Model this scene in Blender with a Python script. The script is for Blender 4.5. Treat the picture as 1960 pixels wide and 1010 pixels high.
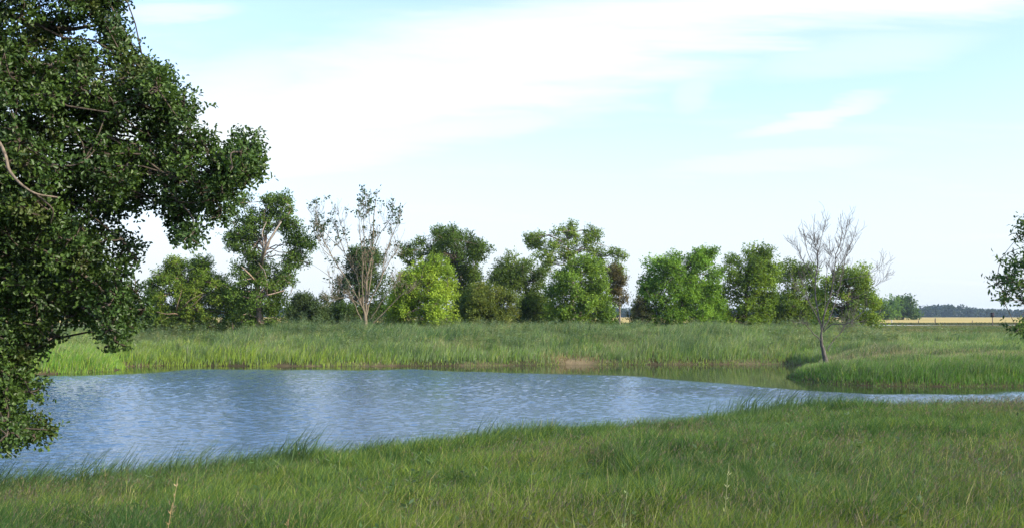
import bpy, math, random
import numpy as np
from mathutils import Vector

for o in list(bpy.data.objects):
    bpy.data.objects.remove(o, do_unlink=True)
scene = bpy.context.scene
col = scene.collection
RNG = np.random.default_rng(11)
random.seed(11)

# ------------------------------------------------------------------ camera
F = 1768.0                      # focal length in photograph pixels (1960 wide)
CAMZ = 2.6
PITCH = math.atan(100.0 / F)
cam_d = bpy.data.cameras.new("camera")
cam = bpy.data.objects.new("camera", cam_d)
col.objects.link(cam)
cam.location = (0, 0, CAMZ)
cam.rotation_euler = (math.pi / 2 + PITCH, 0, 0)
cam_d.sensor_width = 36.0
cam_d.lens = 36.0 * F / 1960.0
cam_d.clip_start = 0.1
cam_d.clip_end = 9000.0
scene.camera = cam

# ------------------------------------------------------------------ light
SUN_AZ, SUN_EL = math.radians(118), math.radians(24)     # azimuth clockwise from the view direction
SUN_STRENGTH, SKY_STRENGTH, EXPOSURE = 2.7, 0.15, 1.64
sun_d = bpy.data.lights.new("sun", 'SUN')
sun_d.energy = SUN_STRENGTH
sun_d.angle = math.radians(0.6)
sun_d.color = (1.0, 0.9, 0.74)
sun = bpy.data.objects.new("sun", sun_d)
col.objects.link(sun)
sv = Vector((math.sin(SUN_AZ) * math.cos(SUN_EL), math.cos(SUN_AZ) * math.cos(SUN_EL), math.sin(SUN_EL)))
sun.rotation_euler = sv.to_track_quat('Z', 'Y').to_euler()
sun.location = (20, -20, 40)

scene.view_settings.view_transform = 'Standard'
scene.view_settings.look = 'None'
scene.view_settings.exposure = EXPOSURE
scene.view_settings.gamma = 1
scene.render.engine = 'CYCLES'
scene.cycles.max_bounces = 8
scene.cycles.transparent_max_bounces = 8
scene.cycles.use_denoising = True

# ------------------------------------------------------------------ sky
world = bpy.data.worlds.new("World")
scene.world = world
world.use_nodes = True
wt = world.node_tree
wt.nodes.clear()


class NT:
    """tiny helper for math node trees"""
    def __init__(self, tree):
        self.t = tree

    def node(self, kind, **kw):
        n = self.t.nodes.new(kind)
        for k, v in kw.items():
            setattr(n, k, v)
        return n

    def m(self, op, a, b=None, c=None, clamp=False):
        n = self.t.nodes.new('ShaderNodeMath')
        n.operation = op
        n.use_clamp = clamp
        for i, v in enumerate((a, b, c)):
            if v is None:
                continue
            if isinstance(v, (int, float)):
                n.inputs[i].default_value = v
            else:
                self.t.links.new(v, n.inputs[i])
        return n.outputs[0]

    def smooth(self, v, lo, hi, a=0.0, b=1.0):
        n = self.t.nodes.new('ShaderNodeMapRange')
        n.interpolation_type = 'SMOOTHSTEP'
        self.t.links.new(v, n.inputs['Value'])
        n.inputs['From Min'].default_value = lo
        n.inputs['From Max'].default_value = hi
        n.inputs['To Min'].default_value = a
        n.inputs['To Max'].default_value = b
        return n.outputs['Result']

    def link(self, a, b):
        self.t.links.new(a, b)


w = NT(wt)
sky = w.node('ShaderNodeTexSky', sky_type='NISHITA')
sky.sun_disc = False
sky.sun_elevation = SUN_EL
sky.sun_rotation = SUN_AZ
sky.altitude = 200
sky.air_density = 1.0
sky.dust_density = 1.2
sky.ozone_density = 1.0
tc = w.node('ShaderNodeTexCoord')
sep = w.node('ShaderNodeSeparateXYZ')
w.link(tc.outputs['Generated'], sep.inputs[0])
X, Y, Z = sep.outputs
# cloud layer: direction projected on a high flat sheet
zz = w.m('ADD', w.m('MAXIMUM', Z, 0.0), 0.10)
cx = w.m('DIVIDE', X, zz)
cy = w.m('DIVIDE', Y, zz)
comb = w.node('ShaderNodeCombineXYZ')
w.link(cx, comb.inputs[0]); w.link(cy, comb.inputs[1])
mp = w.node('ShaderNodeMapping')
mp.inputs['Rotation'].default_value = (0, 0, math.radians(-28))
mp.inputs['Scale'].default_value = (0.55, 1.6, 1.0)
w.link(comb.outputs[0], mp.inputs[0])
n1 = w.node('ShaderNodeTexNoise')
n1.inputs['Scale'].default_value = 1.1
n1.inputs['Detail'].default_value = 8
n1.inputs['Roughness'].default_value = 0.62
n1.inputs['Distortion'].default_value = 0.6
w.link(mp.outputs[0], n1.inputs['Vector'])
n2 = w.node('ShaderNodeTexNoise')
n2.inputs['Scale'].default_value = 3.4
n2.inputs['Detail'].default_value = 6
n2.inputs['Roughness'].default_value = 0.6
w.link(mp.outputs[0], n2.inputs['Vector'])
N1, N2 = n1.outputs['Fac'], n2.outputs['Fac']
wob = w.m('ADD', w.m('MULTIPLY', w.m('SUBTRACT', N1, 0.5), 0.16), w.m('MULTIPLY', w.m('SUBTRACT', N2, 0.5), 0.07))


def plane(a, b):
    # height of a direction above the great circle z = a*y + b*x
    return w.m('SUBTRACT', w.m('SUBTRACT', Z, w.m('MULTIPLY', Y, a)), w.m('MULTIPLY', X, b))


q = w.m('ADD', plane(0.205, 0.205), wob)
band = w.m('MULTIPLY', w.smooth(q, -0.02, 0.05), w.smooth(q, 0.07, 0.16, 1.0, 0.0))


def streak(px, py, half_w, half_h, slope, soft=0.6):
    u0, v0 = (px - 980) / F, (605 - py) / F
    e1 = w.m('ADD', plane(v0 - slope * u0, slope), w.m('MULTIPLY', wob, 0.35))
    e2 = w.m('SUBTRACT', X, w.m('MULTIPLY', Y, u0))
    r2 = w.m('ADD', w.m('POWER', w.m('ABSOLUTE', w.m('DIVIDE', e1, half_h)), 2.0), w.m('POWER', w.m('ABSOLUTE', w.m('DIVIDE', e2, half_w)), 2.0))
    return w.m('MULTIPLY', w.smooth(r2, 0.0, 1.6, 1.0, 0.0), w.smooth(Y, 0.0, 0.2))


clouds = band
for args, k in (((1560, 216, 0.075, 0.009, 0.2), 0.7), ((1330, 172, 0.024, 0.02, 0.3), 0.4), ((700, 275, 0.20, 0.022, 0.16), 0.75),
                ((330, 12, 0.06, 0.012, 0.05), 0.7), ((420, 215, 0.10, 0.06, 0.35), 0.8), ((1480, 305, 0.12, 0.012, 0.1), 0.4),
                ((980, 232, 0.06, 0.012, 0.12), 0.6), ((1650, 110, 0.12, 0.02, 0.12), 0.4)):
    clouds = w.m('MAXIMUM', clouds, w.m('MULTIPLY', streak(*args), k))
wisps = w.m('MULTIPLY', w.smooth(N1, 0.52, 0.80), 0.4)
clouds = w.m('MAXIMUM', clouds, wisps)
clouds = w.m('MULTIPLY', clouds, w.smooth(N2, 0.2, 0.55, 0.75, 1.0))
clouds = w.m('MULTIPLY', clouds, w.smooth(Z, 0.36, 0.62, 1.0, 0.12))
horizon = w.m('MULTIPLY', w.smooth(Z, 0.0, 0.27, 1.0, 0.0), 0.95)
# haze towards the horizon
mixh = w.node('ShaderNodeMix', data_type='RGBA')
w.link(horizon, mixh.inputs['Factor'])
tintn = w.node('ShaderNodeMix', data_type='RGBA', blend_type='MULTIPLY')
tintn.inputs['Factor'].default_value = 1.0
w.link(sky.outputs[0], tintn.inputs['A'])
tintn.inputs['B'].default_value = (0.80, 0.79, 0.90, 1)
veil = w.node('ShaderNodeMix', data_type='RGBA')        # thin high cirrus over the whole sky
veil.inputs['Factor'].default_value = 0.38
w.link(tintn.outputs['Result'], veil.inputs['A'])
veil.inputs['B'].default_value = (1.35, 1.95, 2.55, 1)
w.link(veil.outputs['Result'], mixh.inputs['A'])
mixh.inputs['B'].default_value = (1.92, 2.10, 2.26, 1)
mixc = w.node('ShaderNodeMix', data_type='RGBA')
w.link(w.m('MULTIPLY', clouds, 0.95), mixc.inputs['Factor'])
w.link(mixh.outputs['Result'], mixc.inputs['A'])
mixc.inputs['B'].default_value = (2.3, 2.46, 2.5, 1)
bg = w.node('ShaderNodeBackground')
bg.inputs['Strength'].default_value = SKY_STRENGTH
w.link(mixc.outputs['Result'], bg.inputs['Color'])
wo = w.node('ShaderNodeOutputWorld')
w.link(bg.outputs[0], wo.inputs['Surface'])


# ------------------------------------------------------------------ helpers
def at(px, py, Yd):
    """a point at forward distance Yd seen at photograph pixel px, py"""
    px = np.asarray(px, float); py = np.asarray(py, float); Yd = np.asarray(Yd, float)
    u = (px - 980) / F
    v = (505 - py) / F
    c, s = math.cos(PITCH), math.sin(PITCH)
    dy = c - s * v
    dz = s + c * v
    t = Yd / dy
    return np.stack(np.broadcast_arrays(u * t, Yd, CAMZ + dz * t), -1)


def hash2(ix, iy, seed):
    h = (ix.astype(np.int64) * 374761393 + iy.astype(np.int64) * 668265263 + seed * 1442695041) & 0xffffffff
    h = ((h ^ (h >> 13)) * 1274126177) & 0xffffffff
    h = (h ^ (h >> 16)) & 0xffffffff
    return h / 4294967295.0


def vnoise(x, y, scale, seed=0, octaves=2):
    out = 0.0; amp = 1.0; tot = 0.0
    for o in range(octaves):
        fx, fy = x / scale, y / scale
        ix, iy = np.floor(fx), np.floor(fy)
        tx, ty = fx - ix, fy - iy
        tx = tx * tx * (3 - 2 * tx); ty = ty * ty * (3 - 2 * ty)
        a = hash2(ix, iy, seed + o); b = hash2(ix + 1, iy, seed + o)
        c = hash2(ix, iy + 1, seed + o); d = hash2(ix + 1, iy + 1, seed + o)
        out = out + amp * ((a * (1 - tx) + b * tx) * (1 - ty) + (c * (1 - tx) + d * tx) * ty)
        tot += amp; amp *= 0.5; scale *= 0.5
    return out / tot


def sstep(x, a, b):
    t = np.clip((x - a) / (b - a), 0, 1)
    return t * t * (3 - 2 * t)


def norm(v):
    return v / np.maximum(np.linalg.norm(v, axis=-1, keepdims=True), 1e-9)


def seg_dist(px, py, poly, closed=True):
    d = np.full(px.shape, 1e18)
    n = len(poly)
    for i in range(n if closed else n - 1):
        ax, ay = poly[i]; bx, by = poly[(i + 1) % n]
        ex, ey = bx - ax, by - ay
        t = np.clip(((px - ax) * ex + (py - ay) * ey) / (ex * ex + ey * ey + 1e-12), 0, 1)
        d = np.minimum(d, (px - ax - t * ex) ** 2 + (py - ay - t * ey) ** 2)
    return np.sqrt(d)


def inside(px, py, poly):
    r = np.zeros(px.shape, bool)
    n = len(poly)
    for i in range(n):
        ax, ay = poly[i]; bx, by = poly[(i + 1) % n]
        if ay == by:
            continue
        c = ((ay > py) != (by > py)) & (px < (bx - ax) * (py - ay) / (by - ay) + ax)
        r ^= c
    return r


class Acc:
    def __init__(self):
        self.v = []; self.c = []; self.f = []; self.m = []; self.n = 0

    def add(self, verts, faces, color, mat=0):
        """verts (N,3); faces (M,k); color (3,) or (N,3)"""
        verts = np.asarray(verts, np.float32)
        faces = np.asarray(faces, np.int64)
        c = np.broadcast_to(np.asarray(color, np.float32), (len(verts), 3))
        self.v.append(verts); self.c.append(c)
        self.f.append(faces + self.n); self.m.append(np.full(len(faces), mat, np.int32))
        self.n += len(verts)

    def build(self, name, mats, origin=(0, 0, 0), parent=None, smooth=False):
        v = np.concatenate(self.v) - np.asarray(origin, np.float32)
        c = np.concatenate(self.c)
        me = bpy.data.meshes.new(name)
        me.vertices.add(len(v))
        me.vertices.foreach_set('co', v.astype(np.float32).ravel())
        loops = np.concatenate([f.ravel() for f in self.f])
        sizes = np.concatenate([np.full(len(f), f.shape[1]) for f in self.f])
        starts = np.concatenate([[0], np.cumsum(sizes)[:-1]])
        me.loops.add(len(loops))
        me.loops.foreach_set('vertex_index', loops.astype(np.int32))
        me.polygons.add(len(sizes))
        me.polygons.foreach_set('loop_start', starts.astype(np.int32))
        for mm in (mats if isinstance(mats, (list, tuple)) else [mats]):
            me.materials.append(mm)
        me.polygons.foreach_set('material_index', np.concatenate(self.m))
        if smooth:
            me.polygons.foreach_set('use_smooth', np.ones(len(sizes), bool))
        a = me.attributes.new('tint', 'FLOAT_COLOR', 'POINT')
        a.data.foreach_set('color', np.concatenate([c, np.ones((len(c), 1), np.float32)], 1).astype(np.float32).ravel())
        me.update(calc_edges=True)
        o = bpy.data.objects.new(name, me)
        col.objects.link(o)
        if parent is not None:
            o.parent = parent
        else:
            o.location = origin
        return o


def tag(o, label=None, cat=None, group=None, kind=None):
    if label: o['label'] = label
    if cat: o['category'] = cat
    if group: o['group'] = group
    if kind: o['kind'] = kind
    return o


def empty(name, loc):
    o = bpy.data.objects.new(name, None)
    o.empty_display_size = 0.3
    o.location = loc
    col.objects.link(o)
    return o


def tube(acc, pts, rad, sides=5, color=(0.1, 0.08, 0.06), mat=0):
    pts = np.asarray(pts, float); rad = np.asarray(rad, float)
    n = len(pts)
    tang = np.gradient(pts, axis=0)
    tang = norm(tang)
    ref = np.array([0.31, 0.87, 0.13]) if abs(tang[:, 2]).mean() > 0.5 else np.array([0.05, 0.1, 1.0])
    a = norm(np.cross(tang, ref)); b = np.cross(tang, a)
    ang = np.arange(sides) / sides * 2 * np.pi
    ring = pts[:, None, :] + rad[:, None, None] * (a[:, None, :] * np.cos(ang)[None, :, None] + b[:, None, :] * np.sin(ang)[None, :, None])
    v = ring.reshape(-1, 3)
    i = np.arange(n - 1)[:, None] * sides; k = np.arange(sides)[None, :]; k2 = (k + 1) % sides
    f = np.stack([i + k, i + k2, i + sides + k2, i + sides + k], -1).reshape(-1, 4)
    acc.add(v, f, color, mat)


def smooth_path(pts, per=4, jit=0.0):
    pts = np.asarray(pts, float)
    if len(pts) < 3:
        pts = np.array([pts[0], (pts[0] + pts[-1]) / 2, pts[-1]])
    out = []
    P = np.vstack([2 * pts[0] - pts[1], pts, 2 * pts[-1] - pts[-2]])
    for i in range(1, len(P) - 2):
        for t in np.arange(per) / per:
            out.append(0.5 * ((2 * P[i]) + (-P[i - 1] + P[i + 1]) * t + (2 * P[i - 1] - 5 * P[i] + 4 * P[i + 1] - P[i + 2]) * t * t
                              + (-P[i - 1] + 3 * P[i] - 3 * P[i + 1] + P[i + 2]) * t ** 3))
    out.append(pts[-1])
    out = np.array(out)
    if jit:
        out[1:-1] += RNG.normal(0, jit, (len(out) - 2, 3))
    return out


# ------------------------------------------------------------------ materials
def base_mat(name):
    m = bpy.data.materials.new(name)
    m.use_nodes = True
    nt = m.node_tree
    nt.nodes.clear()
    h = NT(nt)
    out = h.node('ShaderNodeOutputMaterial')
    return m, h, out


def leaf_mat(name, translucency=0.35, rough=0.55, spec=0.25, tgain=1.3):
    m, h, out = base_mat(name)
    at_ = h.node('ShaderNodeAttribute', attribute_name='tint')
    p = h.node('ShaderNodeBsdfPrincipled')
    p.inputs['Roughness'].default_value = rough
    p.inputs['Specular IOR Level'].default_value = spec
    h.link(at_.outputs['Color'], p.inputs['Base Color'])
    tr = h.node('ShaderNodeBsdfTranslucent')
    g = h.node('ShaderNodeMix', data_type='RGBA', blend_type='MULTIPLY')
    g.inputs['Factor'].default_value = 1.0
    h.link(at_.outputs['Color'], g.inputs['A'])
    g.inputs['B'].default_value = (tgain * 1.15, tgain * 1.1, tgain * 0.55, 1)
    h.link(g.outputs['Result'], tr.inputs['Color'])
    mx = h.node('ShaderNodeMixShader')
    mx.inputs[0].default_value = translucency
    h.link(p.outputs[0], mx.inputs[1]); h.link(tr.outputs[0], mx.inputs[2])
    h.link(mx.outputs[0], out.inputs['Surface'])
    return m


def bark_mat(name):
    m, h, out = base_mat(name)
    at_ = h.node('ShaderNodeAttribute', attribute_name='tint')
    tcn = h.node('ShaderNodeTexCoord')
    mpn = h.node('ShaderNodeMapping')
    mpn.inputs['Scale'].default_value = (9, 9, 2.2)
    h.link(tcn.outputs['Object'], mpn.inputs[0])
    nz = h.node('ShaderNodeTexNoise')
    nz.inputs['Scale'].default_value = 2.0
    nz.inputs['Detail'].default_value = 6
    h.link(mpn.outputs[0], nz.inputs['Vector'])
    mr = h.node('ShaderNodeMapRange')
    mr.inputs['From Min'].default_value = 0.3; mr.inputs['From Max'].default_value = 0.7
    mr.inputs['To Min'].default_value = 0.55; mr.inputs['To Max'].default_value = 1.35
    h.link(nz.outputs['Fac'], mr.inputs['Value'])
    vm = h.node('ShaderNodeVectorMath', operation='SCALE')
    h.link(at_.outputs['Color'], vm.inputs[0]); h.link(mr.outputs['Result'], vm.inputs['Scale'])
    p = h.node('ShaderNodeBsdfPrincipled')
    p.inputs['Roughness'].default_value = 0.9
    p.inputs['Specular IOR Level'].default_value = 0.15
    h.link(vm.outputs['Vector'], p.inputs['Base Color'])
    bp = h.node('ShaderNodeBump')
    bp.inputs['Strength'].default_value = 0.6
    bp.inputs['Distance'].default_value = 0.03
    h.link(nz.outputs['Fac'], bp.inputs['Height'])
    h.link(bp.outputs[0], p.inputs['Normal'])
    h.link(p.outputs[0], out.inputs['Surface'])
    return m


def ground_mat(name, c1, c2, scale, rough=0.95, c3=None, stretch=(1, 1, 1)):
    m, h, out = base_mat(name)
    tcn = h.node('ShaderNodeTexCoord')
    mpn = h.node('ShaderNodeMapping')
    mpn.inputs['Scale'].default_value = stretch
    h.link(tcn.outputs['Object'], mpn.inputs[0])
    nz = h.node('ShaderNodeTexNoise')
    nz.inputs['Scale'].default_value = scale
    nz.inputs['Detail'].default_value = 9
    nz.inputs['Roughness'].default_value = 0.65
    h.link(mpn.outputs[0], nz.inputs['Vector'])
    rp = h.node('ShaderNodeValToRGB')
    rp.color_ramp.elements[0].position = 0.32; rp.color_ramp.elements[0].color = (*c1, 1)
    rp.color_ramp.elements[1].position = 0.68; rp.color_ramp.elements[1].color = (*c2, 1)
    h.link(nz.outputs['Fac'], rp.inputs[0])
    p = h.node('ShaderNodeBsdfPrincipled')
    p.inputs['Roughness'].default_value = rough
    p.inputs['Specular IOR Level'].default_value = 0.1
    if c3 is not None:      # the 'tint' attribute's own colour mixed by noise (mud, dry soil)
        a_ = h.node('ShaderNodeAttribute', attribute_name='tint')
        mx = h.node('ShaderNodeMix', data_type='RGBA', blend_type='MULTIPLY')
        mx.inputs['Factor'].default_value = 1
        h.link(rp.outputs[0], mx.inputs['A']); h.link(a_.outputs['Color'], mx.inputs['B'])
        h.link(mx.outputs['Result'], p.inputs['Base Color'])
    else:
        h.link(rp.outputs[0], p.inputs['Base Color'])
    bp = h.node('ShaderNodeBump')
    bp.inputs['Strength'].default_value = 0.7
    bp.inputs['Distance'].default_value = 0.08
    h.link(nz.outputs['Fac'], bp.inputs['Height'])
    h.link(bp.outputs[0], p.inputs['Normal'])
    h.link(p.outputs[0], out.inputs['Surface'])
    return m


M_LEAF = leaf_mat('leaf', 0.38, 0.65, 0.10)
M_OAK = leaf_mat('oak_leaf', 0.30, 0.45, 0.35, 1.2)
M_GRASS = leaf_mat('grass_blade', 0.40, 0.6, 0.2, 1.2)
M_BARK = bark_mat('bark')
M_GROUND = ground_mat('soil_and_thatch', (0.75, 0.75, 0.75), (1.3, 1.3, 1.2), 1.3, c3=True)
M_WHEAT = ground_mat('ripe_wheat', (0.34, 0.255, 0.080), (0.47, 0.365, 0.13), 0.06, stretch=(0.35, 1.0, 1.0))
M_ROAD = ground_mat('pale_gravel', (0.52, 0.51, 0.48), (0.70, 0.68, 0.64), 0.8)


def water_mat():
    m, h, out = base_mat('pond_water')
    p = h.node('ShaderNodeBsdfPrincipled')
    p.inputs['Base Color'].default_value = (0.022, 0.038, 0.042, 1)
    p.inputs['Roughness'].default_value = 0.035
    p.inputs['IOR'].default_value = 1.333
    p.inputs['Specular IOR Level'].default_value = 0.5
    tcn = h.node('ShaderNodeTexCoord')
    mpn = h.node('ShaderNodeMapping')
    mpn.inputs['Scale'].default_value = (1.0, 1.7, 1)
    h.link(tcn.outputs['Object'], mpn.inputs[0])
    nz = h.node('ShaderNodeTexNoise')
    nz.inputs['Scale'].default_value = 15.0
    nz.inputs['Detail'].default_value = 3
    h.link(mpn.outputs[0], nz.inputs['Vector'])
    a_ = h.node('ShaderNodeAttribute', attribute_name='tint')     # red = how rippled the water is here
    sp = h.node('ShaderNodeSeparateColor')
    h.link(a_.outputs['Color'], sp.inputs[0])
    bp = h.node('ShaderNodeBump')
    bp.inputs['Distance'].default_value = 0.02
    body_and_sky = h.node('ShaderNodeMix', data_type='RGBA')          # silty olive where calm, reflected sky's blue painted in where rippled
    h.link(sp.outputs[0], body_and_sky.inputs['Factor'])
    body_and_sky.inputs['A'].default_value = (0.034, 0.036, 0.016, 1)
    body_and_sky.inputs['B'].default_value = (0.050, 0.102, 0.175, 1)
    h.link(body_and_sky.outputs['Result'], p.inputs['Base Color'])
    h.link(h.m('MULTIPLY', sp.outputs[0], 0.4), bp.inputs['Strength'])
    h.link(nz.outputs['Fac'], bp.inputs['Height'])
    h.link(bp.outputs[0], p.inputs['Normal'])
    h.link(p.outputs[0], out.inputs['Surface'])
    return m


M_WATER = water_mat()

# ------------------------------------------------------------------ terrain
POND = [(-14, 12.3), (-10, 11.6), (-6.7, 12.0), (-5.2, 13.2), (-3.5, 14.7), (-1.6, 16.1), (0, 17.2), (2.2, 18.6), (4.0, 19.7), (5.0, 21.0),
        (6.0, 22.2), (8.5, 22.6), (12.5, 22.8), (18.5, 23.3), (26, 24.5), (34, 27.5), (35, 31), (30, 34.2), (25.8, 34.6), (19.2, 34.5),
        (16, 34.5), (13.6, 34.9), (12.3, 35.9), (11.6, 37.5), (11.7, 39.5), (12.6, 42), (14.6, 45.2), (15.8, 48.5), (15, 50.6),
        (12.1, 50.7), (8.5, 50.3), (6.2, 50.2), (3.2, 50.4), (1.6, 49.7), (-2, 49.0), (-6.4, 48.8), (-13.3, 48.7), (-18, 49.4), (-20.4, 48.6),
        (-19.2, 45.4), (-19.2, 44.3), (-21.3, 41.4), (-23.5, 38.5), (-27, 31), (-25, 21), (-19, 14)]


def shore(x, y):
    d = seg_dist(x, y, POND)
    return np.where(inside(x, y, POND), -d, d)


def ground_s(x, y, s):
    far = sstep(y, 24, 33)
    hn = 0.66 * (1 - np.exp(-np.maximum(s, 0) / 5.0))
    pen_ = sstep(x, 8, 11) * sstep(y, 47, 43)
    hf = (1.25 - 0.35 * pen_ * sstep(x, 24, 16)) * (1 - np.exp(-np.maximum(s, 0) / (3.6 + 4.4 * pen_)))
    berm = sstep(x, -19, -13) * (1 - sstep(x, 19, 26))
    hf = hf + (0.42 + 0.22 * (vnoise(x, y, 4.0, 14) - 0.5)) * np.exp(-((y - 56.5) / 3.2) ** 2) * berm - 0.22 * sstep(y, 64, 110)
    hf = hf - 0.25 * sstep(y, 50, 58) * (1 - sstep(y, 80, 110)) * sstep(x, 22, 28) * 0.6
    step = 0.10 * sstep(s, 0.0, 0.35)
    h = (1 - far) * hn + far * hf + step
    near = (s < 200)
    h = h + np.where(near, (vnoise(x, y, 3.1, 5) - 0.5) * 0.16 * sstep(s, 0.3, 3), 0)
    return np.where(s < 0, np.maximum(s * 0.45, -1.3), h)


def ground(x, y):
    x = np.asarray(x, float); y = np.asarray(y, float)
    return ground_s(x, y, shore(x, y))


def gz(x, y):
    return float(ground(np.array([x]), np.array([y]))[0])


def axis_steps(lo, a, b, hi, step):
    core = np.arange(a, b + 1e-6, step)
    left, right = [], []
    d, p = step, a
    while p > lo:
        d *= 1.22; p -= d; left.append(p)
    d, p = step, b
    while p < hi:
        d *= 1.22; p += d; right.append(p)
    return np.concatenate([left[::-1], core, right])


gx = axis_steps(-3500, -31, 38, 3500, 0.4)
gy = axis_steps(-400, 3, 68, 5200, 0.4)
GX, GY = np.meshgrid(gx, gy)
gxf, gyf = GX.ravel(), GY.ravel()
gs = shore(gxf, gyf)
gzv = ground_s(gxf, gyf, gs)
mud = sstep(gs, 0.9, 0.15)
tintg = np.tile(np.array([0.045, 0.062, 0.02]), (len(gxf), 1))
dry = np.array([0.115, 0.092, 0.056]); wet = np.array([0.052, 0.042, 0.024])
patch = sstep(vnoise(gxf, gyf, 2.2, 91), 0.5, 0.7)[:, None]
soil = wet * (1 - patch) + dry * patch
tintg = tintg * (1 - mud[:, None]) + soil * mud[:, None]
bare = 0.55 * np.exp(-((gxf - 3.4) / 1.5) ** 2 - ((gyf - 50.7) / 0.6) ** 2)[:, None]
tintg = tintg * (1 - bare) + np.array([0.29, 0.225, 0.14]) * bare
far_g = sstep(gyf, 70, 140)[:, None]
tintg = tintg * (1 - far_g) + np.array([0.09, 0.11, 0.045]) * far_g
ny, nx = GX.shape
ii = (np.arange(ny - 1)[:, None] * nx + np.arange(nx - 1)[None, :]).ravel()
acc = Acc()
acc.add(np.stack([gxf, gyf, gzv], 1), np.stack([ii, ii + 1, ii + nx + 1, ii + nx], 1), tintg)
tag(acc.build('ground', M_GROUND, smooth=True), kind='structure')

# ------------------------------------------------------------------ water, with real waves
wx = np.arange(-28, 36, 0.065)
wy = np.concatenate([np.arange(10.8, 30, 0.055), np.arange(30, 52, 0.08)])
WX, WY = np.meshgrid(wx, wy)
wxf, wyf = WX.ravel(), WY.ravel()
ws = -shore(wxf, wyf)
# water lies calm in the lee of the far bank and of the peninsula, rippled elsewhere
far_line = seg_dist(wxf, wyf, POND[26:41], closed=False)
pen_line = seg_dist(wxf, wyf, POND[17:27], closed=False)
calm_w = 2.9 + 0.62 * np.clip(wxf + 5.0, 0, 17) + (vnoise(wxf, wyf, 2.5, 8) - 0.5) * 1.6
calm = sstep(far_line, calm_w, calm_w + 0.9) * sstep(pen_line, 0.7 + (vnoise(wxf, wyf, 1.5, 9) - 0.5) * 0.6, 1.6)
gust = 0.75 + 0.5 * vnoise(wxf, wyf, 5.0, 77)
amp = (0.02 + 0.98 * calm) * gust * (0.55 + 0.45 * sstep(ws, 0, 1.2))
wz = np.zeros_like(wxf)
rg = np.random.default_rng(3)
for k in range(64):
    lam = 0.18 * (0.58 / 0.18) ** (rg.random() ** 1.3)
    ang = rg.normal(math.radians(-68), 0.55)
    kx, ky = math.cos(ang) * 2 * math.pi / lam, math.sin(ang) * 2 * math.pi / lam
    a = 0.0026 * lam ** 0.85 * (0.5 + rg.random())
    ph = rg.random() * 6.283
    wz += a * np.sin(kx * wxf + ky * wyf + ph + 1.5 * np.sin(0.21 * kx * wyf - 0.17 * ky * wxf + ph * 2))
wz *= amp
ny, nx = WX.shape
ii = (np.arange(ny - 1)[:, None] * nx + np.arange(nx - 1)[None, :]).ravel()
keep = ws[ii] > -1.2
ii = ii[keep]
acc = Acc()
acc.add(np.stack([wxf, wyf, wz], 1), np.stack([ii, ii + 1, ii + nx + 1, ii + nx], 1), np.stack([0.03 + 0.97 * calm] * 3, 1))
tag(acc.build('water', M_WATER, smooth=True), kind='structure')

# ------------------------------------------------------------------ road, wheat
def strip(name, mat, y0, y1, x0, x1, dz, nxs=60, nys=6, bump=0.0, rise=0.0):
    xs = np.linspace(x0, x1, nxs); ys = np.linspace(y0, y1, nys)
    A, B = np.meshgrid(xs, ys)
    z = ground(A.ravel(), B.ravel()) + dz + (vnoise(A.ravel(), B.ravel(), 30, 4) - 0.5) * bump + rise * ((B.ravel() - y0) / (y1 - y0)) ** 0.6
    i_ = (np.arange(nys - 1)[:, None] * nxs + np.arange(nxs - 1)[None, :]).ravel()
    ac = Acc()
    ac.add(np.stack([A.ravel(), B.ravel(), z], 1), np.stack([i_, i_ + 1, i_ + nxs + 1, i_ + nxs], 1), (1, 1, 1))
    return ac.build(name, mat)


tag(strip('road', M_ROAD, 148, 151.5, -260, 420, 0.10), kind='structure')
tag(strip('wheat_field', M_WHEAT, 197, 1500, -900, 1300, 0.06, 120, 90, 0.2, 1.0), 'ripe golden wheat field beyond the road', 'field', kind='stuff')


# ------------------------------------------------------------------ grass
def blades(acc, x, y, z, h, wd, lean, colr, tip=None, curve=0.5, yaw=None):
    """grass blades as thin bent strips: 5 verts, a quad and a triangle each"""
    n = len(x)
    az = RNG.uniform(0, 2 * np.pi, n) if yaw is None else yaw
    side = np.stack([np.cos(az), np.sin(az), np.zeros(n)], 1)
    p0 = np.stack([x, y, z], 1)
    up = np.zeros((n, 3)); up[:, 2] = 1
    p1 = p0 + up * (h * 0.55)[:, None] + lean * (h * 0.55 * 0.35)[:, None]
    p2 = p0 + up * (h * (1 - 0.12 * curve))[:, None] + lean * (h * 0.95)[:, None]
    hw = (wd / 2)[:, None]
    v = np.stack([p0 - side * hw, p0 + side * hw, p1 + side * hw * 0.8, p1 - side * hw * 0.8, p2], 1).reshape(-1, 3)
    b = np.arange(n)[:, None] * 5
    c = np.repeat(colr[:, None, :], 5, 1)
    if tip is not None:
        c[:, 4, :] = tip
        c[:, 2:4, :] = 0.6 * c[:, 2:4, :] + 0.4 * tip[:, None, :]
    c = c.reshape(-1, 3)
    acc.add(v, np.concatenate([b, b + 1, b + 2, b + 3], 1), c)
    n0 = acc.n
    acc.f.append(np.concatenate([b + 3, b + 2, b + 4], 1) + (n0 - len(v)))
    acc.m.append(np.zeros(n, np.int32))


def wind(n, base=0.22, spread=0.22):
    l = np.zeros((n, 3))
    l[:, 0] = RNG.normal(base, spread, n)
    l[:, 1] = RNG.normal(0.03, spread, n)
    return l


def pick(n, *choices):
    """choices: (weight array or number, colour) -> one colour per item"""
    ws_ = np.stack([np.broadcast_to(np.asarray(c[0], float), (n,)) for c in choices], 1)
    cs = np.cumsum(ws_ / ws_.sum(1, keepdims=True), 1)
    r = RNG.random((n, 1))
    k = np.minimum((r > cs).sum(1), len(choices) - 1)
    cols = np.array([c[1] for c in choices])
    return cols[k] * RNG.uniform(0.75, 1.25, (n, 1))


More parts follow.
